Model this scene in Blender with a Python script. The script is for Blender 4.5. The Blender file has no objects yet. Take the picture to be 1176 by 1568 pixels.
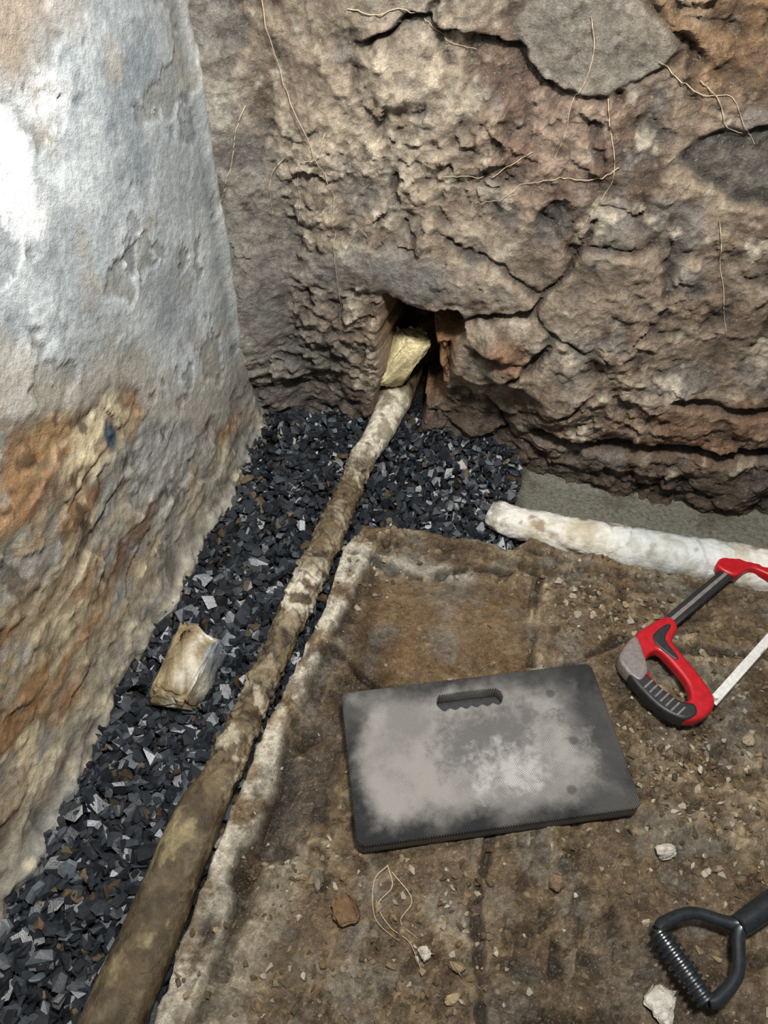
import bpy, math, numpy as np, bmesh
from mathutils import Vector, Matrix
rng=np.random.default_rng(7)
scene=bpy.context.scene
def lin(c):
    c=np.asarray(c,float)/255.0
    return np.where(c<=.04045,c/12.92,((c+.055)/1.055)**2.4)
# ---------------- noise ----------------
def _h(ix,iy,s):
    n=(ix.astype(np.int64)*374761393+iy.astype(np.int64)*668265263+s*974634777)&0x7fffffff
    n=((n^(n>>13))*1274126177)&0x7fffffff
    n=((n^(n>>16))*60493)&0x7fffffff
    return ((n^(n>>11))&0xffff)/65535.0
def perlin(x,y,s=0):
    x0=np.floor(x);y0=np.floor(y);fx=x-x0;fy=y-y0
    u=fx*fx*fx*(fx*(fx*6-15)+10);v=fy*fy*fy*(fy*(fy*6-15)+10)
    def g(i,j):
        a=_h(x0+i,y0+j,s)*2*math.pi
        return np.cos(a)*(fx-i)+np.sin(a)*(fy-j)
    a=g(0,0)+(g(1,0)-g(0,0))*u;b=g(0,1)+(g(1,1)-g(0,1))*u
    return (a+(b-a)*v)*1.45
def fbm(x,y,f,o=4,s=0,g=.5):
    r=0;a=1;t=0
    for i in range(o):
        r=r+a*perlin(x*f+13.7*i,y*f-7.3*i,s+i);t+=a;a*=g;f*=2.03
    return r/t
def worley(x,y,f,s=0):
    X=x*f;Y=y*f;x0=np.floor(X);y0=np.floor(Y)
    d1=np.full(X.shape,9.);d2=d1.copy();idv=np.zeros(X.shape);ox=d1*0;oy=d1*0
    for i in(-1,0,1):
        for j in(-1,0,1):
            cx=x0+i+.1+.8*_h(x0+i,y0+j,s);cy=y0+j+.1+.8*_h(x0+i,y0+j,s+1)
            d=np.hypot(X-cx,Y-cy);m=d<d1
            d2=np.where(m,d1,np.minimum(d2,d));
            idv=np.where(m,_h(x0+i,y0+j,s+2),idv);ox=np.where(m,X-cx,ox);oy=np.where(m,Y-cy,oy)
            d1=np.where(m,d,d1)
    return d1,d2,idv,ox,oy
def facets(x,y,f,s):
    w=.25/f
    a,b,i,ox,oy=worley(x+w*fbm(x,y,f*.8,2,s+5),y+w*fbm(x,y,f*.8,2,s+6),f,s)
    t=i*40.0
    return (ox*np.cos(t)+oy*np.sin(t)-.35*a+.3*(((i*7.3)%1)-.5))
def ss(a,b,x):
    t=np.clip((x-a)/(b-a),0,1);return t*t*(3-2*t)
def blur(a,r):
    for ax in(0,1):
        p=np.pad(a,[(r+1,r) if k==ax else (0,0) for k in(0,1)],mode='edge')
        c=np.cumsum(p,axis=ax)
        a=((c[2*r+1:]-c[:-2*r-1]) if ax==0 else (c[:,2*r+1:]-c[:,:-2*r-1]))/(2*r+1)
    return a
def segd(x,y,pts):
    d=np.full(np.shape(x),9.)
    for (ax,ay),(bx,by) in zip(pts[:-1],pts[1:]):
        ex,ey=bx-ax,by-ay
        t=np.clip(((x-ax)*ex+(y-ay)*ey)/(ex*ex+ey*ey),0,1)
        d=np.minimum(d,np.hypot(x-ax-t*ex,y-ay-t*ey))
    return d
def polysd(x,y,pts):
    d=segd(x,y,pts+[pts[0]]);ins=np.zeros(np.shape(x),bool)
    for (ax,ay),(bx,by) in zip(pts,pts[1:]+[pts[0]]):
        c=((ay>y)!=(by>y))&(x<(bx-ax)*(y-ay)/(by-ay+1e-12)+ax);ins^=c
    return np.where(ins,-d,d)
def blob(x,y,cx,cy,rx,ry,soft=.35,rot=0,wob=0,s=50):
    c,sn=math.cos(rot),math.sin(rot);dx=x-cx;dy=y-cy
    a=(dx*c+dy*sn)/rx;b=(-dx*sn+dy*c)/ry
    r=np.hypot(a,b)+wob*fbm(x,y,9,3,s)
    return 1-ss(1-soft,1+soft,r)
def mixc(c,col,m):
    col=lin(col) if not isinstance(col,np.ndarray) else col
    return c*(1-m[...,None])+col*m[...,None]
# ---------------- mesh utils ----------------
def make_mesh(name,V,Fq,cols=None,mat=None,smooth=True,parent=None):
    me=bpy.data.meshes.new(name)
    V=np.asarray(V,np.float32)
    if isinstance(Fq,np.ndarray):
        k=Fq.shape[1];n=len(Fq)
        me.vertices.add(len(V));me.vertices.foreach_set("co",V.ravel())
        me.loops.add(n*k);me.loops.foreach_set("vertex_index",Fq.astype(np.int32).ravel())
        me.polygons.add(n);me.polygons.foreach_set("loop_start",np.arange(0,n*k,k,dtype=np.int32))
        me.update(calc_edges=True)
    else:
        me.from_pydata(V.tolist(),[],Fq)
    me.validate()
    me.polygons.foreach_set("use_smooth",[smooth]*len(me.polygons))
    if cols is not None:
        a=me.color_attributes.new("Col",'FLOAT_COLOR','POINT')
        C=np.ones((len(V),4),np.float32);C[:,:3]=np.clip(cols,0,1);a.data.foreach_set("color",C.ravel())
    ob=bpy.data.objects.new(name,me);bpy.context.collection.objects.link(ob)
    if mat:me.materials.append(mat)
    if parent:ob.parent=parent
    return ob
def grid_faces(nu,nv,flip=False,wrap=False):
    i=np.arange(nu if wrap else nu-1);j=np.arange(nv-1);I,J=np.meshgrid(i,j,indexing='ij')
    I2=(I+1)%nu
    f=np.stack([I*nv+J,I2*nv+J,I2*nv+J+1,I*nv+J+1],-1).reshape(-1,4)
    return f[:,::-1] if flip else f
# ---------------- materials ----------------
def mat_v(name,rough=(.45,.8),bump=.4,bdist=.003,fs=120,var=.35,spec=.5,fs2=600,usecol=True,color=(.5,.5,.5),rscale=9,metal=0,big=0,bigs=28,speck=0):
    m=bpy.data.materials.new(name);m.use_nodes=True;nt=m.node_tree;N=nt.nodes;Lk=nt.links
    b=N["Principled BSDF"];tc=N.new("ShaderNodeTexCoord")
    def noise(sc,det=8,ro=.62):
        n=N.new("ShaderNodeTexNoise");n.inputs["Scale"].default_value=sc;n.inputs["Detail"].default_value=det;n.inputs["Roughness"].default_value=ro
        Lk.new(tc.outputs["Object"],n.inputs["Vector"]);return n
    n1=noise(fs);n2=noise(fs2,3);n3=noise(rscale,5,.65)
    mr=N.new("ShaderNodeMapRange");mr.inputs[1].default_value=.3;mr.inputs[2].default_value=.7;mr.inputs[3].default_value=1-var;mr.inputs[4].default_value=1+var
    Lk.new(n1.outputs[0],mr.inputs[0])
    vm=N.new("ShaderNodeVectorMath");vm.operation='SCALE'
    if usecol:
        at=N.new("ShaderNodeAttribute");at.attribute_name="Col";Lk.new(at.outputs["Color"],vm.inputs[0])
    else:
        vm.inputs[0].default_value=color
    Lk.new(mr.outputs[0],vm.inputs["Scale"])
    last=vm.outputs[0]
    if speck:
        n5=noise(230,4,.7);sr=N.new("ShaderNodeMapRange");sr.inputs[1].default_value=.58;sr.inputs[2].default_value=.66;sr.inputs[4].default_value=speck
        Lk.new(n5.outputs[0],sr.inputs[0]);mx=N.new("ShaderNodeMix");mx.data_type='RGBA';Lk.new(sr.outputs[0],mx.inputs[0]);Lk.new(last,mx.inputs[6]);mx.inputs[7].default_value=(*lin((205,192,168)),1);last=mx.outputs[2]
    Lk.new(last,b.inputs["Base Color"])
    r=N.new("ShaderNodeMapRange");r.inputs[1].default_value=.35;r.inputs[2].default_value=.65;r.inputs[3].default_value=rough[0];r.inputs[4].default_value=rough[1]
    Lk.new(n3.outputs[0],r.inputs[0]);Lk.new(r.outputs[0],b.inputs["Roughness"])
    b.inputs["Specular IOR Level"].default_value=spec;b.inputs["Metallic"].default_value=metal
    ad=N.new("ShaderNodeMath");ad.operation='MULTIPLY_ADD';ad.inputs[1].default_value=.4
    Lk.new(n2.outputs[0],ad.inputs[0]);Lk.new(n1.outputs[0],ad.inputs[2])
    bp=N.new("ShaderNodeBump");bp.inputs["Strength"].default_value=bump;bp.inputs["Distance"].default_value=bdist
    Lk.new(ad.outputs[0],bp.inputs["Height"])
    if big:
        n4=noise(bigs,12,.66);b2=N.new("ShaderNodeBump");b2.inputs["Strength"].default_value=1;b2.inputs["Distance"].default_value=big
        Lk.new(n4.outputs[0],b2.inputs["Height"]);Lk.new(b2.outputs[0],bp.inputs["Normal"])
    Lk.new(bp.outputs[0],b.inputs["Normal"])
    return m
M_lw=mat_v("plaster_stained",(.34,.6),.6,.004,80,.2,.5,big=.009,bigs=22)
M_bw=mat_v("rubble_stone",(.3,.6),1,.006,90,.42,.55,big=.020,bigs=30,speck=.4)
M_fl=mat_v("wet_clay_floor",(.18,.45),1,.007,110,.45,.6,big=.028,bigs=34,speck=.4)
M_gr=mat_v("crushed_slate",(.22,.4),.3,.002,150,.3,.65)
M_pipe=mat_v("muddy_pipe",(.18,.42),.5,.002,90,.35,.55,big=.010,bigs=34)
M_wpipe=mat_v("wrapped_white_pipe",(.28,.5),.2,.0015,60,.12,.5,big=.012,bigs=14)
M_st=mat_v("loose_stone",(.4,.7),.6,.003,120,.3,.4,big=.010,bigs=40)
M_root=mat_v("root_fibre",(.5,.8),.2,.001,300,.3,.3,usecol=False,color=tuple(lin((175,158,132))))
M_red=mat_v("red_plastic",(.3,.45),.1,.0005,80,.25,.5,usecol=False,color=tuple(lin((164,20,30))))
M_blk=mat_v("black_rubber",(.4,.6),.2,.0008,120,.4,.5,usecol=False,color=tuple(lin((34,34,36))))
M_gry=mat_v("grey_plastic",(.35,.5),.2,.0008,120,.3,.5,usecol=False,color=tuple(lin((115,108,104))))
M_steel=mat_v("steel_blade",(.3,.5),.1,.0005,120,.2,.6,usecol=False,color=tuple(lin((215,215,210))),metal=.2)
M_shov=mat_v("black_handle_plastic",(.2,.4),.1,.0005,120,.4,.6,usecol=False,color=tuple(lin((28,32,36))))

# ---------------- left wall ----------------
ys=np.arange(-2.1,.16,.0046);zs=np.arange(-.12,1.75,.0046)
Y,Z=np.meshgrid(ys,zs,indexing='ij')
zb=np.interp(Y,[-2,-1.2,-.76,-.62,-.5,-.35,-.2,0,.1],[.8,.75,.66,.53,.46,.28,.16,.08,.06])+.09*fbm(Y,Z,5,6,31,.6)
low=1-ss(-.03,.03,Z-zb)
d=.018*fbm(Y,Z,2.0,3,1)+.003*fbm(Y,Z,9,4,2)
d=d+low*(-.004+.011*fbm(Y*.8,Z*1.2,7,5,3)+.006*facets(Y*.8,Z*1.3,9,401)+.003*facets(Y,Z,30,411))
d=d+.0014*fbm(Y,Z,45,3,5)*(1+low)
lay=fbm(Y,Z,4.5,6,8,.55)
chip=ss(.17,.175,lay)*(1-low);chip2=ss(.30,.305,fbm(Y,Z,7,6,9,.55))*(1-low)
d=d-.0035*chip-.003*chip2
ar=np.abs(Y+.045+.012*fbm(Y*0,Z,4,3,12))
d=d+.010*ss(.035,0,ar)*ss(.1,.4,Z)-.02*ss(-.03,.03,Y+.02*fbm(Y*0,Z,4,3,12))
ft=np.exp(-np.clip(Z,0,9)/.05)*(.8+.8*fbm(Y,Z,11,3,14))
d=d+.035*ft
cav_shade=d-blur(d,6)
c=np.zeros(Y.shape+(3,))+lin((150,155,156))
c=mixc(c,(182,186,186),ss(-.1,.35,fbm(Y,Z,4,5,20,.6)))
c=mixc(c,(110,118,124),ss(.05,.4,fbm(Y,Z,5,5,21,.6))*.7)
c=mixc(c,(134,132,125),chip*.5);c=mixc(c,(118,123,127),chip2*.5)
c=mixc(c,(245,245,242),blob(Y,Z,-.575,.885,.05,.07,.35,0,1.0,66))  # lamp hot spot painted into the plaster colour
c=mixc(c,(215,216,214),blob(Y,Z,-.47,.94,.05,.04,.5,0,1.2,67)*.8)
c=mixc(c,(150,134,112),ss(.2,.45,fbm(Y,Z,7,5,22,.6))*.45)
c=mixc(c,(140,120,98),blob(Y,Z,-.52,1.08,.25,.09,.5,0,.7,61)*.7)
c=mixc(c,(160,146,122),ss(.13,.02,np.abs(Z-zb-.04)+.1*fbm(Y,Z,9,4,68))*.5)
c=mixc(c,(190,187,178),ss(.02,0,ar)*ss(.2,.4,Z)*.6*ss(-.3,.2,fbm(Y,Z,12,3,69)))
lc=np.zeros(Y.shape+(3,))+lin((152,138,114))
str_=fbm(Y*.6+Z*.15,Z*1.4,6,6,25,.6)
lc=mixc(lc,(142,104,66),ss(-.02,.22,str_)*.8)
lc=mixc(lc,(86,58,40),ss(.0,.3,fbm(Y*.6,Z*1.3,5,6,26,.6))*.9)
lc=mixc(lc,(138,137,131),ss(-.03,.22,fbm(Y*.7,Z*1.2,6,5,27,.6))*.9)
lc=mixc(lc,(206,191,158),ss(.14,.34,fbm(Y*.6,Z*1.3,9,5,28,.6))*.85)
lc=mixc(lc,(160,120,72),blob(Y,Z,-.68,.54,.08,.05,.5,0,1,62)*.6)
lc=mixc(lc,(150,150,146),blob(Y,Z,-.40,.26,.15,.14,.4,.6,1,63)*.85)
lc=mixc(lc,(62,76,88),blob(Y,Z,-.57,.43,.02,.03,.4,0,1,64))
lc=mixc(lc,(48,35,27),ss(.22,.32,fbm(Y,Z,12,5,29,.6))*.7)
c=c*(1-low[...,None])+lc*low[...,None]
base=ss(.13,.02,Z+.06*fbm(Y,Z,8,4,33))
c=mixc(c,(138,135,126),base*.75)
c=mixc(c,(176,166,142),base*ss(.1,.3,fbm(Y,Z,16,4,35)))
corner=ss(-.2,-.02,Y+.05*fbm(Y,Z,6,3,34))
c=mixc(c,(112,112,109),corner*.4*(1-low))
crk=ss(.010,.0,np.abs(fbm(Y,Z,3.2,5,36)))*ss(.1,.3,fbm(Y,Z,2.5,2,37))
d=d-.003*crk;c=mixc(c,(50,42,36),crk*.5)
c=c*np.clip(1+cav_shade*80,.5,1.4)[...,None]  # shade painted into plaster hollows, raised spots lightened, for local contrast
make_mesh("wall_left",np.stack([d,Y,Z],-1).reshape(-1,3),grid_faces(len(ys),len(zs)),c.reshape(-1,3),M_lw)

# ---------------- back wall ----------------
GS=.0042
xs=np.arange(-.12,2.3,GS);zs=np.arange(-.14,1.70,GS)
X,Z=np.meshgrid(xs,zs,indexing='ij')
wx=X+.07*fbm(X,Z,4,5,41,.6);wz=Z+.07*fbm(X,Z,4,5,42,.6)
smo=np.maximum(blob(X,Z,.33,.47,.15,.055,.4,0,.6,71),.7*ss(.15,.06,X+.07*fbm(X,Z,5,5,43,.6)+.05*ss(.6,.85,Z))*ss(.12,.3,Z))
R_=1-smo*.85
sgrey=blob(X,Z,.675,.915,.115,.08,.07,-.1,.45,72);srim=blob(X,Z,.675,.915,.13,.092,.1,-.1,.45,72)-sgrey
sdark=blob(X,Z,.98,.765,.15,.055,.12,.1,.8,73)
ns=1-np.maximum(sgrey,sdark)
h=.04*fbm(X,Z,2.4,3,40)
d1,d2,idv,ox,oy=worley(wx,wz*1.15,4.6,44)
edge=ss(.0,.10,d2-d1);pat=ss(-.1,.2,fbm(X,Z,2.5,3,38))*ns
crkm=pat*(1-ss(0,.07,d2-d1))*ss(.35,.6,idv)*ss(-.12,.15,fbm(X,Z,10,3,34))
stone=pat*edge*ss(.45,.55,idv)
rough=(.25+.7*ss(-.2,.3,fbm(X,Z,3.2,4,37)+.2*ss(.9,.3,X)+.2*ss(.3,.1,Z)))*(1-.65*stone)
t_=idv*40
h=h+R_*(.018*stone*(1+.8*(ox*np.cos(t_)+oy*np.sin(t_)))-.010*crkm)
h=h+R_*(.032*fbm(X,Z,6,4,45)+(.008+.014*rough)*fbm(X,Z,17,5,36,.58)+rough*.008*np.abs(fbm(X,Z,20,4,46))*2)
h=h+R_*rough*(.014*facets(X,Z,15,421)+.008*facets(X,Z,34,431))*(1-.7*sgrey)
h=h+.003*fbm(X,Z,70,3,48)*R_
h=h+.05*blob(X,Z,1.0,.42,.5,.3,.6)
led=segd(X,Z,[(.98,.29),(1.1,.275),(1.35,.29)])+.012*fbm(X,Z,14,4,50);h=h-.024*ss(.020,.0,led)
crv=segd(X,Z,[(.72,.10),(.85,.10),(.97,.13),(1.2,.15),(1.5,.16)])+.018*fbm(X,Z,12,4,49);h=h-.05*ss(.028,.0,crv)
h=h*(1-.5*sgrey)+.008*sgrey-.012*np.clip(srim,0,1)
h=h-.02*sdark
sbl=blob(X,Z,.17,.21,.085,.06,.15,0,.7,74);h=h+.012*sbl
sg2=blob(X,Z,.66,.62,.04,.045,.15,0,.6,75);h=h-.012*sg2
for px,pz in[(.60,.34),(.565,.36),(.62,.28),(.08,.16)]:
    h=h+.025*blob(X,Z,px,pz,.035,.03,.5,0,.6,76)
gr_=0
for pts in [[(.52,.78),(.57,.70),(.60,.60)],[(.24,.80),(.34,.74),(.36,.62),(.42,.5)],[(.7,.80),(.75,.7),(.72,.55),(.78,.45)],[(.85,.65),(.92,.52),(1.0,.48)],[(.15,.9),(.22,.86),(.26,.78)],[(.82,.98),(.84,.85),(.93,.83)]]:
    q=segd(X,Z,pts)+.024*fbm(X,Z,11,5,77);g_=ss(.009,0,q)*ss(-.15,.25,fbm(X,Z,9,2,78))*ns;h=h-.012*g_;gr_=np.maximum(gr_,g_)
off=.07*ss(.0,.15,X)*(1-ss(.58,.75,X))*(1-ss(.05,.40,Z))+.015
cove=-.05*ss(.12,.0,X)*ss(.05,.3,Z)
lint=.02*blob(X,Z,.37,.48,.15,.06,.5)
yd=off+cove-h-lint
hp=[(.335,.425),(.42,.395),(.50,.42),(.525,.36),(.505,.30),(.50,.2),(.47,.10),(.42,.05),(.41,-.2),(.285,-.2),(.285,.05),(.31,.15),(.315,.3)]
sd=polysd(X,Z,hp)+.016*fbm(X,Z,12,5,80,.6)
left=1-ss(.39,.45,X-.2*(.3-Z)*(Z<.3))
dep=.05+.18*np.maximum(left,ss(.29,.34,Z))
cav=ss(.004,-.03,sd)
yd=yd*(1-cav*.4)+cav*(dep+.05*fbm(X,Z,9,5,81,.6)-.03*facets(X,Z,15,441)-.014*facets(X,Z,36,451))
rim=ss(.04,0,np.abs(sd))*(1-smo);yd=yd-.012*rim*(fbm(X,Z,18,3,83)+.2)
cav_shade=-(yd-blur(yd,7))*(1-cav*.6)
c=np.zeros(X.shape+(3,))+lin((134,117,99))
c=mixc(c,(178,162,140),ss(-.05,.3,fbm(X,Z,4,6,90,.62)+.12*ss(.8,.3,X))*.9)
c=mixc(c,(96,78,63),ss(-.02,.26,fbm(X,Z,5,6,91,.62)+.1*ss(.4,.9,X))*.9)
c=mixc(c,(126,121,115),ss(.03,.28,fbm(X,Z,7,6,92,.62))*.75)
c=mixc(c,(204,192,170),ss(.14,.34,fbm(X,Z,13,6,93,.62))*.8)
sc_=lin((146,133,116))[None,None]*(.55+.8*((idv*13.7)%1))[...,None]
c=c*(1-.4*stone[...,None])+sc_*.4*stone[...,None]
c=mixc(c,(194,178,155),blob(X,Z,.33,.74,.20,.15,.6,.3,.9,94)*.5)
c=mixc(c,(128,92,82),blob(X,Z,.62,.80,.10,.11,.7,0,.9,95)*.45)
c=mixc(c,(148,114,78),blob(X,Z,.90,.95,.15,.08,.6,0,.9,96)*.55)
c=mixc(c,(132,126,115),sgrey*.85)
c=mixc(c,(86,84,78),sdark*.85);c=mixc(c,(78,75,70),sbl*.8);c=mixc(c,(104,100,94),sg2*.8)
c=mixc(c,(116,80,54),blob(X,Z,1.12,.22,.25,.08,.6,0,.9,97)*.6)
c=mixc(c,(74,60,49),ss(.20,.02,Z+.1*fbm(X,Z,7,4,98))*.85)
c=mixc(c,(142,98,64),blob(X,Z,.62,.33,.05,.05,.5,0,.8,99)*.6)
c=mixc(c,(138,136,130),smo*.8)
c=mixc(c,(110,96,82),ss(.05,.3,fbm(X,Z,10,5,102,.6))*smo*.8)
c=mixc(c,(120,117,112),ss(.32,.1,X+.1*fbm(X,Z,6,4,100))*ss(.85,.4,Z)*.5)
c=mixc(c,(128,90,54),ss(.006,-.02,sd)*.9)
c=mixc(c,(48,38,32),ss(.26,.38,fbm(X,Z,18,6,101,.62))*.75)
c=mixc(c,(56,42,34),np.clip(gr_*.5+crkm*.4,0,1))
c=c*np.clip(1+cav_shade*60,.4,1.5)[...,None]  # crevice shading and lit ridges painted into the stone colour
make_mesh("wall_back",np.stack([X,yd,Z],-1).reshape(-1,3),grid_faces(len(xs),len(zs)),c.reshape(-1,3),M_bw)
def wall_y(x,z):
    i=int(np.clip(round((x-xs[0])/GS),0,len(xs)-1));j=int(np.clip(round((z-zs[0])/GS),0,len(zs)-1));return yd[i,j]

# ---------------- floor ----------------
GRY=[-2.3,-1.3,-1.12,-1.0,-.93,-.80,-.70,-.55,-.395,-.287]
GRX=[.325,.32,.318,.315,.318,.317,.328,.343,.335,.358]
def slabmask(x,y):
    n=.014*fbm(x,y,11,4,110)
    a=x-np.interp(y,GRY,GRX)+n
    sy=np.interp(x,[.3,.36,.69,.74,1.05,1.3,2.4],[-.30,-.27,-.268,-.235,-.248,-.245,-.25])
    b=sy-y+n
    return np.minimum(a,b)
def floorz(x,y,full=False):
    a=slabmask(x,y);m=ss(-.008,.010,a)
    chan=ss(.66,.72,x+.02*fbm(x,y,20,2,112))
    g=-.055+.008*fbm(x,y,6,3,113)+.02*ss(-.2,.08,y)
    ch=-.062+.0015*fbm(x,y,8,2,114)+.01*ss(.0,.03,y+.02*fbm(x,y,14,3,111))
    lowz=g*(1-chan)+ch*chan
    curb=x-np.interp(y,GRY,GRX)
    s=.014*fbm(x,y,4,3,115)+.018*fbm(x,y,12,5,116,.6)
    tile=1-ss(-.01,.015,polysd(x,y,[(.42,-.42),(.75,-.38),(.78,-.56),(.70,-.66),(.45,-.66)])+.012*fbm(x,y,12,4,117))
    s=s*(1-.6*tile)-.014*tile
    s=s+.007*fbm(x,y,36,5,118,.62)*(1-.5*tile)
    bk=ss(-.15,.25,fbm(x,y,5,3,119))
    s=s+(.012*facets(x,y,22,461)+.006*facets(x,y,48,471))*(1-.8*tile)*bk
    e1,e2,eid,_,_=worley(x,y,38,120)
    peb=ss(.45,.0,e1)*ss(.5,.9,eid+.35*fbm(x,y,5,3,121));s=s+.008*peb*(1-tile)
    cb=ss(.0,.012,curb)*(1-ss(.048,.066,curb+.035*fbm(x,y,9,4,122)))*ss(-.28,-.34,y)
    s=s+.030*cb+.020*cb*fbm(x,y,18,4,123,.6)
    dpr=blob(x,y,.43,-.86,.05,.30,.5,-.2,.6,124);s=s-.020*dpr
    cr=np.minimum(segd(x,y,[(.762,-.30),(.775,-.42),(.781,-.56)]),segd(x,y,[(.753,-.9),(.754,-1.034),(.787,-1.174),(.80,-1.4)]))
    cr=np.minimum(cr,segd(x,y,[(.36,-.395),(.52,-.402),(.60,-.37),(.762,-.33)]))
    cr=np.minimum(cr,segd(x,y,[(.40,-.63),(.5,-.68),(.8,-.6),(.95,-.46),(1.3,-.42)]))+.022*fbm(x,y,12,4,125)
    s=s-.012*ss(.012,0,cr)
    z=lowz*(1-m)+s*m
    if full:return z,m,chan,tile,cb,dpr,cr,peb
    return z
xf=np.arange(-.12,2.3,.0045);yf=np.arange(-2.1,.45,.0045)
X,Y=np.meshgrid(xf,yf,indexing='ij')
z,m,chan,tile,cb,dpr,cr,peb=floorz(X,Y,True)
c=np.zeros(X.shape+(3,))+lin((120,101,76))
c=mixc(c,(164,146,118),ss(-.02,.28,fbm(X,Y,7,6,130,.65))*.85)
c=mixc(c,(78,61,43),ss(-.02,.25,fbm(X,Y,6,6,131,.65))*.8)
c=mixc(c,(128,98,64),tile*.6)
c=mixc(c,(132,125,112),ss(.02,.24,fbm(X,Y,9,5,132,.62))*.65)
c=mixc(c,(200,192,174),cb*ss(-.12,.1,fbm(X,Y,12,5,133,.6))*.9)
c=mixc(c,(174,168,152),blob(X,Y,.50,-.385,.09,.02,.4,.0,.9,134)*.85)
c=mixc(c,(176,165,143),blob(X,Y,.42,-1.15,.035,.22,.5,-.1,.9,139)*.6)
c=mixc(c,(60,45,30),dpr*.7)
c=mixc(c,(48,37,26),ss(.012,.0,cr)*.45)
c=mixc(c,(180,165,138),peb*ss(.1,.4,fbm(X,Y,60,2,135))*.6)
c=mixc(c,(66,53,40),blob(X,Y,.98,-1.15,.22,.2,.5,0,.5,138)*.55)  # shadow beside the shovel grip, painted into the floor colour
gc=mixc(np.zeros(X.shape+(3,))+lin((22,22,24)),(40,33,26),ss(0,.3,fbm(X,Y,8,3,136)))
cc=mixc(np.zeros(X.shape+(3,))+lin((142,140,126)),(98,88,70),ss(.05,.35,fbm(X,Y,9,5,137,.6))*.6)
lowc=gc*(1-chan[...,None])+cc*chan[...,None]
c=lowc*(1-m[...,None])+c*m[...,None]
cav_shade=z-blur(z,6)
c=c*(1+(np.clip(1+cav_shade*75,.45,1.55)-1)*m)[...,None]  # slab colour carries painted shade in dips and light on bumps
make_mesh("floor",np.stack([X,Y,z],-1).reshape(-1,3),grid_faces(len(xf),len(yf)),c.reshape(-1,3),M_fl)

# ---------------- stones ----------------
def hullmesh(P):
    bm=bmesh.new()
    for q in P:bm.verts.new(q)
    bmesh.ops.convex_hull(bm,input=bm.verts)
    bmesh.ops.delete(bm,geom=[v for v in bm.verts if not v.link_faces],context='VERTS')
    bmesh.ops.triangulate(bm,faces=bm.faces);bm.verts.index_update()
    v=np.array([q.co[:] for q in bm.verts]);f=np.array([[a.index for a in q.verts] for q in bm.faces]);bm.free()
    return v,f
def hull(seed,n,flat):
    r=np.random.default_rng(seed);p=r.normal(size=(n,3));p/=np.linalg.norm(p,axis=1)[:,None]
    return hullmesh(p*r.uniform(.8,1.1,(n,1))*np.array(flat))
def chipm(seed):
    r=np.random.default_rng(seed+900);k=r.integers(4,7)
    a=np.linspace(0,2*math.pi,k,endpoint=False)+r.uniform(-.35,.35,k)
    w=r.uniform(.5,.9);t=r.uniform(.3,.65);P=[];o=r.uniform(-.25,.25,2)
    for s_,zz in((1,t/2),(r.uniform(.6,1),-t/2)):
        for q in a:P.append((math.cos(q)*s_*r.uniform(.8,1.1)+o[0]*(s_<1),math.sin(q)*s_*w+o[1]*(s_<1),zz+r.uniform(-.12,.12)))
    return hullmesh(P)
shapes=[hull(i,rng.integers(8,12),(1,rng.uniform(.55,.85),rng.uniform(.35,.6))) for i in range(20)]
chips=[chipm(i) for i in range(40)]+shapes[:14]
def rotm(r,tilt):
    a=r.uniform(0,2*math.pi);b=r.normal()*tilt;c_=r.normal()*tilt
    return np.array(Matrix.Rotation(b,3,'X')@Matrix.Rotation(c_,3,'Y')@Matrix.Rotation(a,3,'Z'))
def scatter(name,pts,sizes,colf,mat,tilt=.5,shp=None):
    shp=shp or shapes
    VV=[];FF=[];CC=[];o=0
    for p,s in zip(pts,sizes):
        v,f=shp[rng.integers(len(shp))];R=rotm(rng,tilt)
        VV.append((v*s)@R.T+p);FF.append(f+o);o+=len(v)
        CC.append(np.repeat(colf(p)[None],len(v),0))
    return make_mesh(name,np.concatenate(VV),np.concatenate(FF),np.concatenate(CC),mat,False)
pts=[];szs=[]
N=18500
cx=rng.uniform(-.01,.78,N);cy=rng.uniform(-1.95,.13,N)
a=slabmask(cx,cy)
zz=floorz(cx,cy)
chE=.70+.05*fbm(cx,cy,12,3,140)
ok=(a<-.006)&(cx<chE)&~((cy>.10)&((cx<.05)|(cx>.6)))
for i in np.where(ok)[0]:
    lay=rng.random()
    s=np.interp(cy[i],[-1.6,-.6,0],[.0158,.0140,.0115])*rng.lognormal(0,.28)
    pts.append((cx[i],cy[i],zz[i]+.004+.030*lay+.014*ss(.10,.0,cx[i])));szs.append(min(s,.027))
def gcol(p):
    r=rng.random();b=rng.uniform(.4,1.3)
    base=lin((42,46,51)) if r<.84 else (lin((78,84,90)) if r<.95 else lin((90,76,58)))
    return base*b
scatter("gravel_bed",pts,szs,gcol,M_gr,.65,chips)
pts=[];szs=[]
padR=[(.451,-.740),(.893,-.560),(.990,-.816),(.547,-1.001)]
clusters=[((1.13,-.70),.10,300,.008),((.88,-.38),.05,80,.010),((.96,-.40),.05,70,.011),((.70,-1.06),.06,130,.009),((.42,-.42),.05,40,.009),((1.2,-.5),.08,80,.008),((.47,-1.1),.08,80,.008),((.95,-1.0),.25,180,.007),((1.0,-.33),.12,60,.008),((.8,-.8),.5,600,.006),((1.15,-.85),.12,160,.008),((.5,-1.2),.12,90,.009),((1.05,-.72),.05,60,.009)]
for (ax,ay),sg,n,s in clusters:
    for k in range(n):
        x,y=rng.normal(ax,sg),rng.normal(ay,sg);A1=np.array([x]);B1=np.array([y])
        if slabmask(A1,B1)[0]>.01 and .33<x<2.2 and polysd(A1,B1,padR)[0]>.0:
            q=s*rng.uniform(.4,1.3);pts.append((x,y,floorz(A1,B1)[0]+q*.25));szs.append(q)
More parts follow.
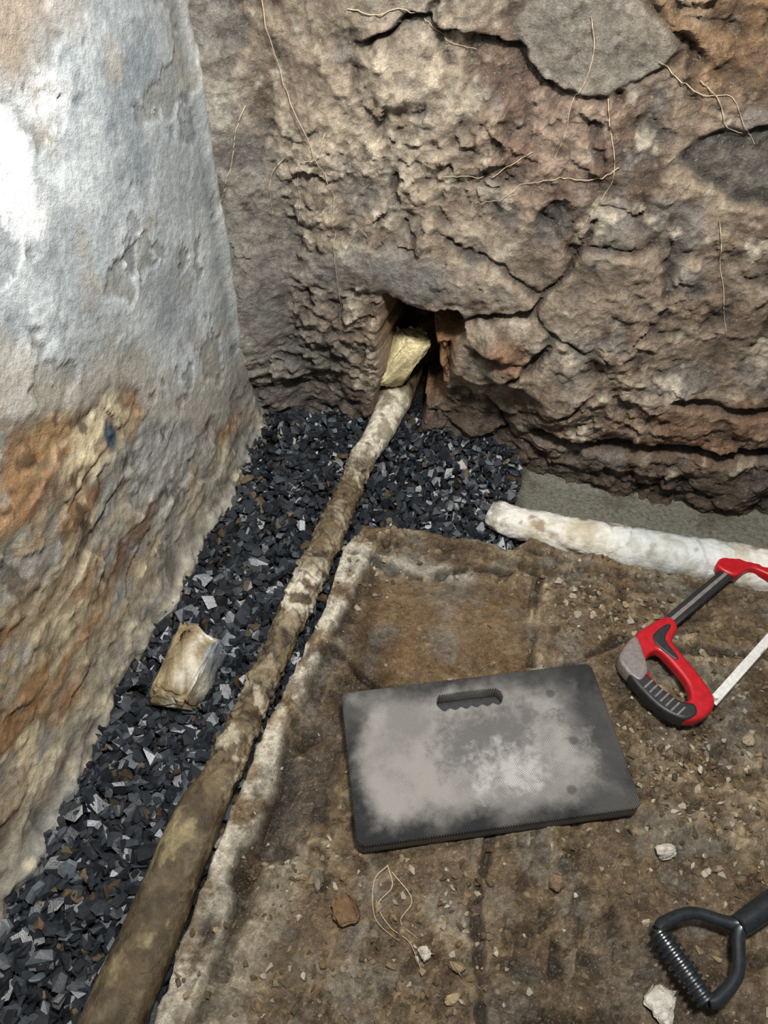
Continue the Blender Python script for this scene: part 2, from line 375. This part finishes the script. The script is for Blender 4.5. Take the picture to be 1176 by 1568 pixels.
def rcol(p):
    return lin([(118,98,72),(145,128,100),(88,76,60),(172,162,142),(100,82,56)][rng.integers(5)])*rng.uniform(.7,1.1)
scatter("loose_rubble",pts,szs,rcol,M_st,.5)

def rock(name,loc,dims,seed,col,rot=0,rough=.12,colf=None,tilt=(0,0),n=14,box=False):
    bm=bmesh.new();r=np.random.default_rng(seed)
    if box:
        for sx in(-1,1):
            for sy in(-1,1):
                for sz in(-1,1):
                    q=np.array([sx,sy,sz])*r.uniform(.65,1,3);bm.verts.new(q)
                    if r.random()<.7:
                        q2=q.copy();q2[r.integers(3)]*=.5;bm.verts.new(q2*1.12)
    else:
        for k in range(n):
            q=r.normal(size=3);q/=np.abs(q).max()**.6*np.linalg.norm(q)**.4;bm.verts.new(q*.8)
    bmesh.ops.convex_hull(bm,input=bm.verts)
    bmesh.ops.delete(bm,geom=[v for v in bm.verts if not v.link_faces],context='VERTS')
    bmesh.ops.bevel(bm,geom=bm.edges[:],offset=.09,segments=2,affect='EDGES')
    bmesh.ops.triangulate(bm,faces=bm.faces)
    bmesh.ops.subdivide_edges(bm,edges=bm.edges[:],cuts=3,use_grid_fill=True)
    bm.verts.index_update()
    v=np.array([q.co[:] for q in bm.verts]);f=[[a.index for a in q.verts] for q in bm.faces];bm.free()
    v/=np.abs(v).max(0)
    nn=fbm(v[:,0]+v[:,2]*.7,v[:,1]-v[:,2]*.6,2.2,5,seed,.6)
    v=v*(1+rough*nn[:,None])
    v=v*np.array(dims)/2
    R=np.array(Matrix.Rotation(rot,3,'Z')@Matrix.Rotation(tilt[0],3,'X')@Matrix.Rotation(tilt[1],3,'Y'))
    n2=fbm(v[:,0]*1+v[:,2],v[:,1]+v[:,2],30,4,seed+3)
    C=np.zeros((len(v),3))+lin(col);C=mixc(C,np.array(lin(col))*.6,ss(0,.35,n2))
    if colf:C=colf(v,C)
    v=v@R.T
    ob=make_mesh(name,v,f,C,M_st,True);ob.location=loc
    return ob
def brickcol(v,C):
    n=fbm(v[:,0]+v[:,2],v[:,1],25,4,8)
    C=mixc(C,(218,211,192),ss(-.016,.004,v[:,0]+.03*n)*ss(.3,-.05,n))
    C=mixc(C,(96,80,54),ss(.05,.3,fbm(v[:,0],v[:,1]+v[:,2],20,4,9))*.6)
    return mixc(C,(105,118,128),ss(.022,.034,v[:,0])*ss(-.02,.02,v[:,1])*.8)
rock("broken_brick",(.137,-.752,.012),(.108,.165,.095),5,(158,140,106),-.08,.2,brickcol,(.08,.10),box=True)
rock("yellow_stone",(.350,.125,.175),(.082,.08,.175),31,(240,224,174),.5,.30,None,(.15,.38),box=True)
for (x,y,s,cl,sd_) in [(.554,-1.086,.052,(112,86,58),21),(1.038,-.864,.036,(200,192,178),22),(.494,-1.052,.034,(130,120,104),23),(.737,-1.112,.03,(150,130,100),24),(1.035,-1.087,.06,(205,198,186),25),(.686,-1.108,.022,(196,188,172),26),(.70,-1.03,.018,(150,140,120),27),(.87,-.96,.03,(130,108,82),28),(.74,-1.155,.025,(170,150,118),29),(1.19,-.62,.03,(165,150,125),30)]:
    rock("stone",(x,y,float(floorz(np.array([x]),np.array([y]))[0])+s*.2),(s,s*.8,s*.65),sd_,cl,sd_*1.3,.3,n=11)

# ---------------- pipes ----------------
def catmull(P,n):
    P=np.array(P,float);P=np.vstack([2*P[0]-P[1],P,2*P[-1]-P[-2]]);out=[]
    for i in range(1,len(P)-2):
        t=np.linspace(0,1,n,endpoint=False)[:,None];a,b,c_,d_=P[i-1:i+3]
        out.append(.5*((2*b)+(-a+c_)*t+(2*a-5*b+4*c_-d_)*t*t+(-a+3*b-3*c_+d_)*t**3))
    out.append(P[-2][None]);return np.vstack(out)
def tube(name,P4,mat,colf,dispf,nseg=56,n=60,cap=True,parent=None):
    C=catmull(P4,n);P=C[:,:3];R=C[:,3]
    T=np.gradient(P,axis=0);T/=np.linalg.norm(T,axis=1)[:,None]
    up=np.array([0,0,1.]);S=np.cross(T,up);S/=np.linalg.norm(S,axis=1)[:,None];U=np.cross(S,T)
    s=np.concatenate([[0],np.cumsum(np.linalg.norm(np.diff(P,axis=0),axis=1))])
    th=np.linspace(0,2*math.pi,nseg,endpoint=False)
    TH,SS=np.meshgrid(th,s,indexing='ij')
    r=R[None]+dispf(SS,TH)
    V=P[None]+(S[None]*np.cos(TH)[...,None]+U[None]*np.sin(TH)[...,None])*r[...,None]
    cols=colf(SS,TH,V)
    f=grid_faces(nseg,len(s),wrap=True)
    V=V.reshape(-1,3);cols=cols.reshape(-1,3)
    F=f.tolist();m_=len(s)
    if cap:
        F.append([i*m_ for i in range(nseg)]);F.append([i*m_+m_-1 for i in range(nseg)][::-1])
    return make_mesh(name,V,F,cols,mat,True,parent)
def fb2(s,t,f,o,sd):   # unrolled pipe surface; seam on the buried underside, blended out there
    tt=(t-math.pi/2+math.pi)%(2*math.pi)-math.pi
    return fbm(s,.040*tt,f,o,sd,.6)*ss(math.pi,math.pi-.5,np.abs(tt))
def wraps(s,t):
    q=(s+.010*np.sin(t+.8)+.022*fb2(s,t,16,3,202))*22
    q=q+.9*np.sin(s*9)+.5*np.sin(s*23)
    fr=q-np.floor(q);i=np.floor(q)
    amp=.2+.8*_h(i,i*0,231)
    return fr,amp,i
def d_p(s,t):
    w=ss(.30,.42,s)*(1-ss(1.22,1.28,s))
    fr,amp,i=wraps(s,t)
    step=(fr**1.5)*ss(1,.93,fr)
    return .0015*fb2(s,t,30,3,204)+w*(.0095*step*amp+.008*fb2(s,t,34,4,205)+.005*np.abs(fb2(s,t,60,3,207)))+(1-w)*.0012*fb2(s,t,14,3,206)
def c_p(s,t,V):
    fr,amp,i=wraps(s,t)
    w=ss(.30,.42,s)*(1-ss(1.22,1.28,s))
    c=np.zeros(s.shape+(3,))+lin((104,88,64))
    c=mixc(c,(56,44,32),ss(-.05,.25,fb2(s,t,22,5,210)))
    c=mixc(c,(150,136,110),ss(0,.3,fb2(s,t,16,5,211))*.7)
    y=V[...,1]
    wh=ss(-.2,-.05,y)*(1-ss(.08,.13,y))
    wh2=(ss(-.60,-.57,y)*(1-ss(-.50,-.46,y)))*.9
    n=ss(-.15,.1,fb2(s,t,20,5,212))
    c=mixc(c,(220,211,190),np.clip(wh*(.3+.7*n)+wh2*n,0,1)*.95)
    c=mixc(c,(190,180,156),w*ss(.5,.9,_h(i,i*0,232))*ss(-.05,.15,fb2(s,t,26,4,213))*.6)
    c=mixc(c,(38,30,22),w*(ss(.14,.0,fr)+ss(.93,1,fr))*.75*ss(-.4,.1,fb2(s,t,20,3,215)))
    c=mixc(c,(78,66,46),ss(-.95,-1.0,y)*.7)
    c=mixc(c,(150,136,100),ss(-.98,-1.02,y)*ss(.10,.3,fb2(s*.6,t,18,6,214))*.75)
    c=mixc(c,(46,38,28),ss(-.98,-1.02,y)*ss(.06,.26,fb2(s*.6,t,14,6,216))*.6)
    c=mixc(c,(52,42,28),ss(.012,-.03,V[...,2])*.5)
    return c
PP=[(.340,.30,.05,.044),(.336,.20,.047,.044),(.334,.115,.038,.045),(.333,.09,.035,.040),(.326,.0,.03,.036),(.314,-.07,.022,.030),(.306,-.15,.02,.026),(.304,-.234,.018,.027),(.300,-.36,.016,.031),(.294,-.475,.014,.031),(.289,-.564,.012,.029),(.288,-.662,.010,.027),(.283,-.753,.010,.027),(.280,-.849,.008,.029),(.278,-.937,.008,.031),(.270,-.985,.008,.040),(.268,-1.04,.008,.043),(.268,-1.115,.006,.044),(.270,-1.20,.006,.046),(.268,-1.305,.006,.047),(.266,-1.6,.0,.047),(.264,-1.95,.0,.047)]
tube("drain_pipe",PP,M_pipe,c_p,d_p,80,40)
def d_w(s,t):
    fr=((s+.03*np.sin(t)+.05*fb2(s,t,8,2,226))*6)%1
    return .005*fb2(s,t,14,4,220)-.003*ss(.12,0,fr)+.006*np.abs(fb2(s,t,22,3,221))+.005*ss(.06,0,s)*np.sin(t*3)
def c_w(s,t,V):
    fr=((s+.03*np.sin(t)+.05*fb2(s,t,8,2,226))*6)%1
    c=np.zeros(s.shape+(3,))+lin((216,213,203))
    c=mixc(c,(182,171,147),ss(0,.3,fb2(s,t,12,5,222))*.9)
    c=mixc(c,(134,113,84),ss(.16,.36,fb2(s,t,16,5,223))*.85)
    c=mixc(c,(140,122,94),ss(.07,0,fr)*.5*ss(-.2,.2,fb2(s,t,20,3,227)))
    c=mixc(c,(150,170,184),blob(V[...,0],V[...,1],1.05,-.2,.12,.1,.6)*.35)
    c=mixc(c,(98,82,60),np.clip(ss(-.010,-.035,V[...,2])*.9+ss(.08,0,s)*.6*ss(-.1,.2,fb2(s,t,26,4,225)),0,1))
    return c
WP=[(.640,-.183,-.008,.028),(.66,-.188,-.006,.036),(.715,-.198,-.002,.038),(.863,-.205,.0,.043),(1.006,-.207,.0,.046),(1.146,-.203,.0,.048),(1.249,-.203,.0,.049),(1.6,-.205,.0,.049),(2.2,-.21,.0,.049)]
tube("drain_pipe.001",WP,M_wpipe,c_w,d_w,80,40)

# ---------------- kneeling pad ----------------
def curve_plate(name,outs,thick,bevel,mat,parent=None,z=0):
    cu=bpy.data.curves.new(name,'CURVE');cu.dimensions='2D';cu.fill_mode='BOTH';cu.extrude=max(thick/2-bevel,.0001);cu.bevel_depth=bevel;cu.bevel_resolution=3;cu.offset=-bevel
    for o in outs:
        sp=cu.splines.new('POLY');sp.points.add(len(o)-1)
        for i,p in enumerate(o):sp.points[i].co=(p[0],p[1],0,1)
        sp.use_cyclic_u=True
    t=bpy.data.objects.new("tmp",cu);bpy.context.collection.objects.link(t)
    dg=bpy.context.evaluated_depsgraph_get();me=bpy.data.meshes.new_from_object(t.evaluated_get(dg));me.name=name
    bpy.data.objects.remove(t)
    ob=bpy.data.objects.new(name,me);bpy.context.collection.objects.link(ob)
    me.materials.clear();me.materials.append(mat);ob.location.z=z
    if parent:ob.parent=parent
    return ob
def smooth_loop(P,n=6):
    P=np.array(P,float);out=[];L=len(P)
    for i in range(L):
        a,b,c_,d_=P[i-1],P[i],P[(i+1)%L],P[(i+2)%L]
        for t in np.linspace(0,1,n,endpoint=False):
            out.append(.5*((2*b)+(-a+c_)*t+(2*a-5*b+4*c_-d_)*t*t+(-a+3*b-3*c_+d_)*t**3))
    return [tuple(p) for p in out]
def rrect(w,h,r,n=8,cx=0,cy=0):
    o=[]
    for (sx,sy,a0) in[(1,1,0),(-1,1,90),(-1,-1,180),(1,-1,270)]:
        for k in range(n+1):
            a=math.radians(a0+90*k/n);o.append((cx+sx*(w/2-r)+r*math.cos(a),cy+sy*(h/2-r)+r*math.sin(a)))
    return o
m=bpy.data.materials.new("foam_pad");m.use_nodes=True;nt=m.node_tree;N=nt.nodes;Lk=nt.links;b=N["Principled BSDF"]
tc=N.new("ShaderNodeTexCoord");sep=N.new("ShaderNodeSeparateXYZ");Lk.new(tc.outputs["Object"],sep.inputs[0])
def math_(op,a,b_=None,c_=None):
    n=N.new("ShaderNodeMath");n.operation=op
    for i,v in enumerate((a,b_,c_)):
        if v is None:continue
        if isinstance(v,(int,float)):n.inputs[i].default_value=v
        else:Lk.new(v,n.inputs[i])
    return n.outputs[0]
def nz(sc,det,ro=.6):
    n=N.new("ShaderNodeTexNoise");n.inputs["Scale"].default_value=sc;n.inputs["Detail"].default_value=det;n.inputs["Roughness"].default_value=ro;Lk.new(tc.outputs["Object"],n.inputs["Vector"]);return n.outputs[0]
def mr_(o,a,b_,c_=0,d_=1):
    n=N.new("ShaderNodeMapRange");n.interpolation_type='SMOOTHSTEP'
    for i,v in zip((1,2,3,4),(a,b_,c_,d_)):n.inputs[i].default_value=v
    Lk.new(o,n.inputs[0]);return n.outputs[0]
def mx_(f,a,b_):
    n=N.new("ShaderNodeMix");n.data_type='RGBA';Lk.new(f,n.inputs[0])
    for i,v in((6,a),(7,b_)):
        if isinstance(v,tuple):n.inputs[i].default_value=(*lin(v),1)
        else:Lk.new(v,n.inputs[i])
    return n.outputs[2]
def spot(cx,cy,rx,ry,a=.5,b_=1.3,na=3.2,ns=16):
    dx=math_('DIVIDE',math_('SUBTRACT',sep.outputs[0],cx),rx);dy=math_('DIVIDE',math_('SUBTRACT',sep.outputs[1],cy),ry)
    r=math_('SQRT',math_('ADD',math_('MULTIPLY',dx,dx),math_('MULTIPLY',dy,dy)))
    r=math_('ADD',r,math_('MULTIPLY',math_('SUBTRACT',nz(ns,8,.7),.5),na))
    return mr_(r,a,b_,1,0)
ax=math_('ABSOLUTE',sep.outputs[0]);ay=math_('ABSOLUTE',sep.outputs[1])
ed=math_('MINIMUM',math_('SUBTRACT',.2385,ax),math_('SUBTRACT',.137,ay))
ed=math_('ADD',ed,math_('MULTIPLY',math_('SUBTRACT',nz(12,8,.65),.5),.12))
ed=math_('SUBTRACT',ed,mr_(sep.outputs[0],.05,.24,0,.03))
mk=mr_(ed,.0,.055)
def wv(o,p):return math_('SINE',math_('MULTIPLY',o,2*math.pi/p))
dots=math_('MULTIPLY',wv(sep.outputs[0],.0046),wv(sep.outputs[1],.0046))
col=mx_(mk,(38,38,40),(154,150,144))
col=mx_(mr_(nz(7,7,.65),.42,.62,0,.5),col,(98,96,93))
col=mx_(math_('MULTIPLY',spot(.02,.02,.10,.07),.7),col,(78,77,77))
col=mx_(math_('MULTIPLY',spot(.19,.0,.04,.12),.6),col,(60,60,62))
col=mx_(math_('MULTIPLY',spot(.045,-.045,.07,.05,.3,1.3,4,24),.75),col,(192,190,185))
col=mx_(math_('MULTIPLY',spot(.14,-.03,.05,.06,.3,1.3,4,20),.5),col,(168,165,158))
for (sx,sy) in[(.145,.085),(.16,-.01),(.13,-.095)]:
    col=mx_(math_('MULTIPLY',spot(sx,sy,.009,.008,.6,1.3,1.2,40),.6),col,(56,54,52))
col=mx_(mr_(sep.outputs[2],.008,.0,0,.6),col,(122,120,114))
sc=N.new("ShaderNodeVectorMath");sc.operation='SCALE';Lk.new(col,sc.inputs[0]);Lk.new(math_('MULTIPLY_ADD',dots,.35,1.0),sc.inputs["Scale"])
Lk.new(sc.outputs[0],b.inputs["Base Color"]);b.inputs["Roughness"].default_value=.55
bp=N.new("ShaderNodeBump");bp.inputs["Strength"].default_value=.8;bp.inputs["Distance"].default_value=.0015;Lk.new(math_('ADD',dots,math_('MULTIPLY',nz(120,4),1.0)),bp.inputs["Height"]);Lk.new(bp.outputs[0],b.inputs["Normal"])
pad_e=bpy.data.objects.new("kneeling_pad",None);bpy.context.collection.objects.link(pad_e)
ang=math.atan2(.18,.442)
slot=[(-.058,-.010),(-.05,-.017),(-.04,-.012),(-.03,-.017),(-.02,-.012),(-.01,-.017),(0,-.012),(.01,-.017),(.02,-.012),(.03,-.017),(.04,-.012),(.05,-.017),(.058,-.010),(.062,0),(.057,.012),(.045,.016),(-.045,.016),(-.057,.012),(-.062,0)]
slot=[(x-.005,y+.094) for x,y in smooth_loop(slot,3)][::-1]
curve_plate("foam",[rrect(.480,.277,.014),slot],.036,.004,m,pad_e,.0)
curve_plate("slot_shade_sheet",[rrect(.468,.265,.014)],.004,.001,M_blk,pad_e,-.0195)  # added black sheet under the foam, stands in for shade inside the slot
pad_e.location=(.7185,-.779,.030);pad_e.rotation_euler=(0,0,ang)

# ---------------- hacksaw ----------------
saw=bpy.data.objects.new("hacksaw",None);bpy.context.collection.objects.link(saw)
outer=smooth_loop([(.03,-.012),(.08,-.024),(.165,-.014),(.178,.006),(.165,.022),(.135,.032),(.122,.07),(.108,.12),(.088,.160),(.050,.168),(.012,.150),(-.002,.10),(.008,.035)],5)
inner=smooth_loop([(.060,.026),(.092,.026),(.092,.055),(.078,.105),(.055,.128),(.036,.115),(.036,.06)],5)[::-1]
fl=lambda o:[(x,-y) for x,y in o][::-1]
curve_plate("handle_body",[fl(outer),fl(inner)],.026,.007,M_red,saw)
curve_plate("grip",[fl(smooth_loop([(.022,.01),(.045,.012),(.032,.055),(.034,.115),(.05,.14),(.035,.156),(.008,.145),(-.006,.10),(.003,.035)],5))],.032,.006,M_blk,saw)
curve_plate("handle_shoulder",[fl(smooth_loop([(.018,-.008),(.07,-.022),(.085,-.016),(.07,.008),(.045,.04),(.02,.05),(.006,.04)],4))],.034,.006,M_gry,saw)
for k in range(7):
    yy=.062+.012*k
    curve_plate("grip_rib",[fl(rrect(.026,.004,.0018,3,.017,yy))],.036,.002,M_gry,saw)
curve_plate("handle_side_inlay",[fl(smooth_loop([(.105,.005),(.15,.0),(.16,.01),(.125,.022),(.112,.06),(.10,.06)],4))],.030,.004,M_blk,saw)
def bar(name,p,q,w,t,mat,parent,bev=.002,z=0):
    p=np.array(p);q=np.array(q);d_=q-p;L=np.hypot(*d_);n_=np.array([-d_[1],d_[0]])/L*w/2
    return curve_plate(name,[[tuple(p+n_),tuple(p-n_),tuple(q-n_),tuple(q+n_)]],t,bev,mat,parent,z)
bar("frame_bar",(.15,.0),(.40,-.004),.028,.014,M_blk,saw,.004)
bar("frame_bar_rib",(.17,.0),(.38,-.003),.008,.017,M_gry,saw,.002)
curve_plate("front_frame",[fl(smooth_loop([(.365,-.022),(.41,-.028),(.445,-.012),(.465,.03),(.466,.09),(.460,.14),(.438,.142),(.432,.10),(.424,.055),(.41,.028),(.37,.018)],5))],.024,.006,M_red,saw)
bl=[(.085,-.150)]+[(.445,-.134)];teeth=[]
x=.445
while x>.085:
    teeth.append((x,-.152-(.445-x)*.045));teeth.append((x-.001,-.1495-(.445-x)*.045));x-=.004
curve_plate("blade",[bl+teeth],.002,.0003,M_steel,saw)
for px,py in[(.095,.157),(.448,.138)]:
    curve_plate("blade_pin",[fl(rrect(.009,.009,.004,3,px,py))],.028,.001,M_steel,saw)
saw.location=(.588*.1+.809*1.085,.809*.1-.588*1.085,.032)
saw.rotation_euler=(0,0,math.atan2(.809,.588))

# ---------------- shovel ----------------
shv=bpy.data.objects.new("shovel",None);bpy.context.collection.objects.link(shv)
A=np.array([1.021,-1.005,.05]);Bp=np.array([1.084,-1.074,.05])
def simp(name,P4,mat,disp=lambda s,t:0*s,n=12,seg=24):
    return tube(name,P4,mat,lambda s,t,V:np.zeros(s.shape+(3,)),disp,seg,n,True,shv)
g=Bp-A;u=g/np.linalg.norm(g);w=np.array([.74,.67,0.0])
a0=A-u*.004;b0=Bp+u*.004
simp("ribbed_grip",[(*(a0),.014),(*(a0+(b0-a0)*.5),.0155),(*b0,.014)],M_shov,lambda s,t:.0022*np.sign(np.sin(s*2*math.pi/.0088)),60,24)
J=(A+Bp)/2+w*.125;J[2]=.045
simp("arm_1",[(*a0,.010),(*(a0-u*.004+w*.02),.010),(*(a0+u*.006+w*.065),.009),(*(J-u*.010-w*.02),.010),(*J,.015)],M_shov)
simp("arm_2",[(*b0,.010),(*(b0+u*.004+w*.02),.010),(*(b0-u*.006+w*.065),.009),(*(J+u*.010-w*.02),.010),(*J,.015)],M_shov)
simp("shaft",[(*(J-w*.012),.016),(*(J+w*.05),.0175),(*(J+w*.3),.018),(*(J+w*.62),.018)],M_shov)
E=J+w*.60
BU=np.linspace(0,1,20);BVv=np.linspace(-1,1,17);U_,V_=np.meshgrid(BU,BVv,indexing='ij')
wd=.085*(1-.25*U_**3)*np.where(U_>.8,1-(U_-.8)*1.5,1)
side=np.array([-.67,.74,0])
PB=E[None,None]+w*U_[...,None]*.28+side*(wd*V_)[...,None]+np.array([0,0,1.])*(.018*V_**2-.02+0.03*(1-U_)**2*(1-V_**2))[...,None]
ob=make_mesh("blade",PB.reshape(-1,3),grid_faces(20,17),None,M_steel,True,shv)
so=ob.modifiers.new("s",'SOLIDIFY');so.thickness=.003

# ---------------- roots ----------------
def rootcurve(name,polys,r):
    cu=bpy.data.curves.new(name,'CURVE');cu.dimensions='3D';cu.bevel_depth=r;cu.bevel_resolution=1
    for P in polys:
        P=catmull(P,8) if len(P)>2 else np.array(P)
        sp=cu.splines.new('POLY');sp.points.add(len(P)-1)
        for i,p in enumerate(P):sp.points[i].co=(*p,1);sp.points[i].radius=1-.6*i/len(P)
    cu.materials.append(M_root)
    o=bpy.data.objects.new(name,cu);bpy.context.collection.objects.link(o)
    dg=bpy.context.evaluated_depsgraph_get();me=bpy.data.meshes.new_from_object(o.evaluated_get(dg));bpy.data.objects.remove(o)
    o=bpy.data.objects.new(name,me);bpy.context.collection.objects.link(o);return o
def onwall(pts,o=.004):
    P=catmull([(x,z_,0) for x,z_ in pts],6)
    return [(x,wall_y(x,z_)-o-.004*rng.random(),z_) for x,z_,_ in P]
polys=[onwall([(.11,.98),(.122,.946),(.146,.82),(.19,.74),(.230,.64),(.232,.56),(.236,.485),(.238,.36)],.008)]
for k in range(14):
    x,z_=rng.uniform(.05,1.2),rng.uniform(.45,1.0);P=[(x,z_)];a_=rng.uniform(-2.4,-.7)
    for q in range(rng.integers(3,7)):
        a_+=rng.normal()*.4;x+=.045*math.cos(a_);z_+=.045*math.sin(a_);P.append((x,z_))
    polys.append(onwall(P,.002))
rootcurve("root_strands",polys,.001)
fz=lambda x,y:float(floorz(np.array([x]),np.array([y]))[0])
tw=[[(.60,-1.0),(.615,-1.03),(.60,-1.06),(.625,-1.085),(.66,-1.10),(.686,-1.13)],[(.61,-1.01),(.65,-1.04),(.64,-1.075),(.67,-1.09)],[(.60,-1.0),(.585,-1.03),(.60,-1.08),(.64,-1.10)]]
rootcurve("twine",[[(x,y,fz(x,y)+.003) for x,y in t] for t in tw],.001)

# ---------------- lights / world / camera ----------------
def area(name,loc,target,size,power,col):
    l=bpy.data.lights.new(name,'AREA');l.size=size;l.energy=power;l.color=col
    o=bpy.data.objects.new(name,l);bpy.context.collection.objects.link(o);o.location=loc
    o.rotation_euler=(Vector(target)-Vector(loc)).to_track_quat('-Z','Y').to_euler();return o
area("work_light",(.32,-.60,1.38),(.05,-.50,.6),.14,5.5,(.93,.97,1))
area("work_light.001",(.80,-1.05,1.92),(.65,-.35,.2),.16,50,(1,.975,.93))
w_=bpy.data.worlds.new("World");scene.world=w_;w_.use_nodes=True
w_.node_tree.nodes["Background"].inputs[0].default_value=(.88,.94,1,1);w_.node_tree.nodes["Background"].inputs[1].default_value=.17
cam=bpy.data.cameras.new("Camera");cam.sensor_fit='VERTICAL';cam.sensor_height=32;cam.lens=32*1141/1568;cam.clip_start=.02
co=bpy.data.objects.new("Camera",cam);bpy.context.collection.objects.link(co)
co.location=(.691,-1.376,1.3);co.rotation_euler=(math.radians(42),0,math.radians(14.5))
scene.camera=co
scene.view_settings.view_transform='Standard'
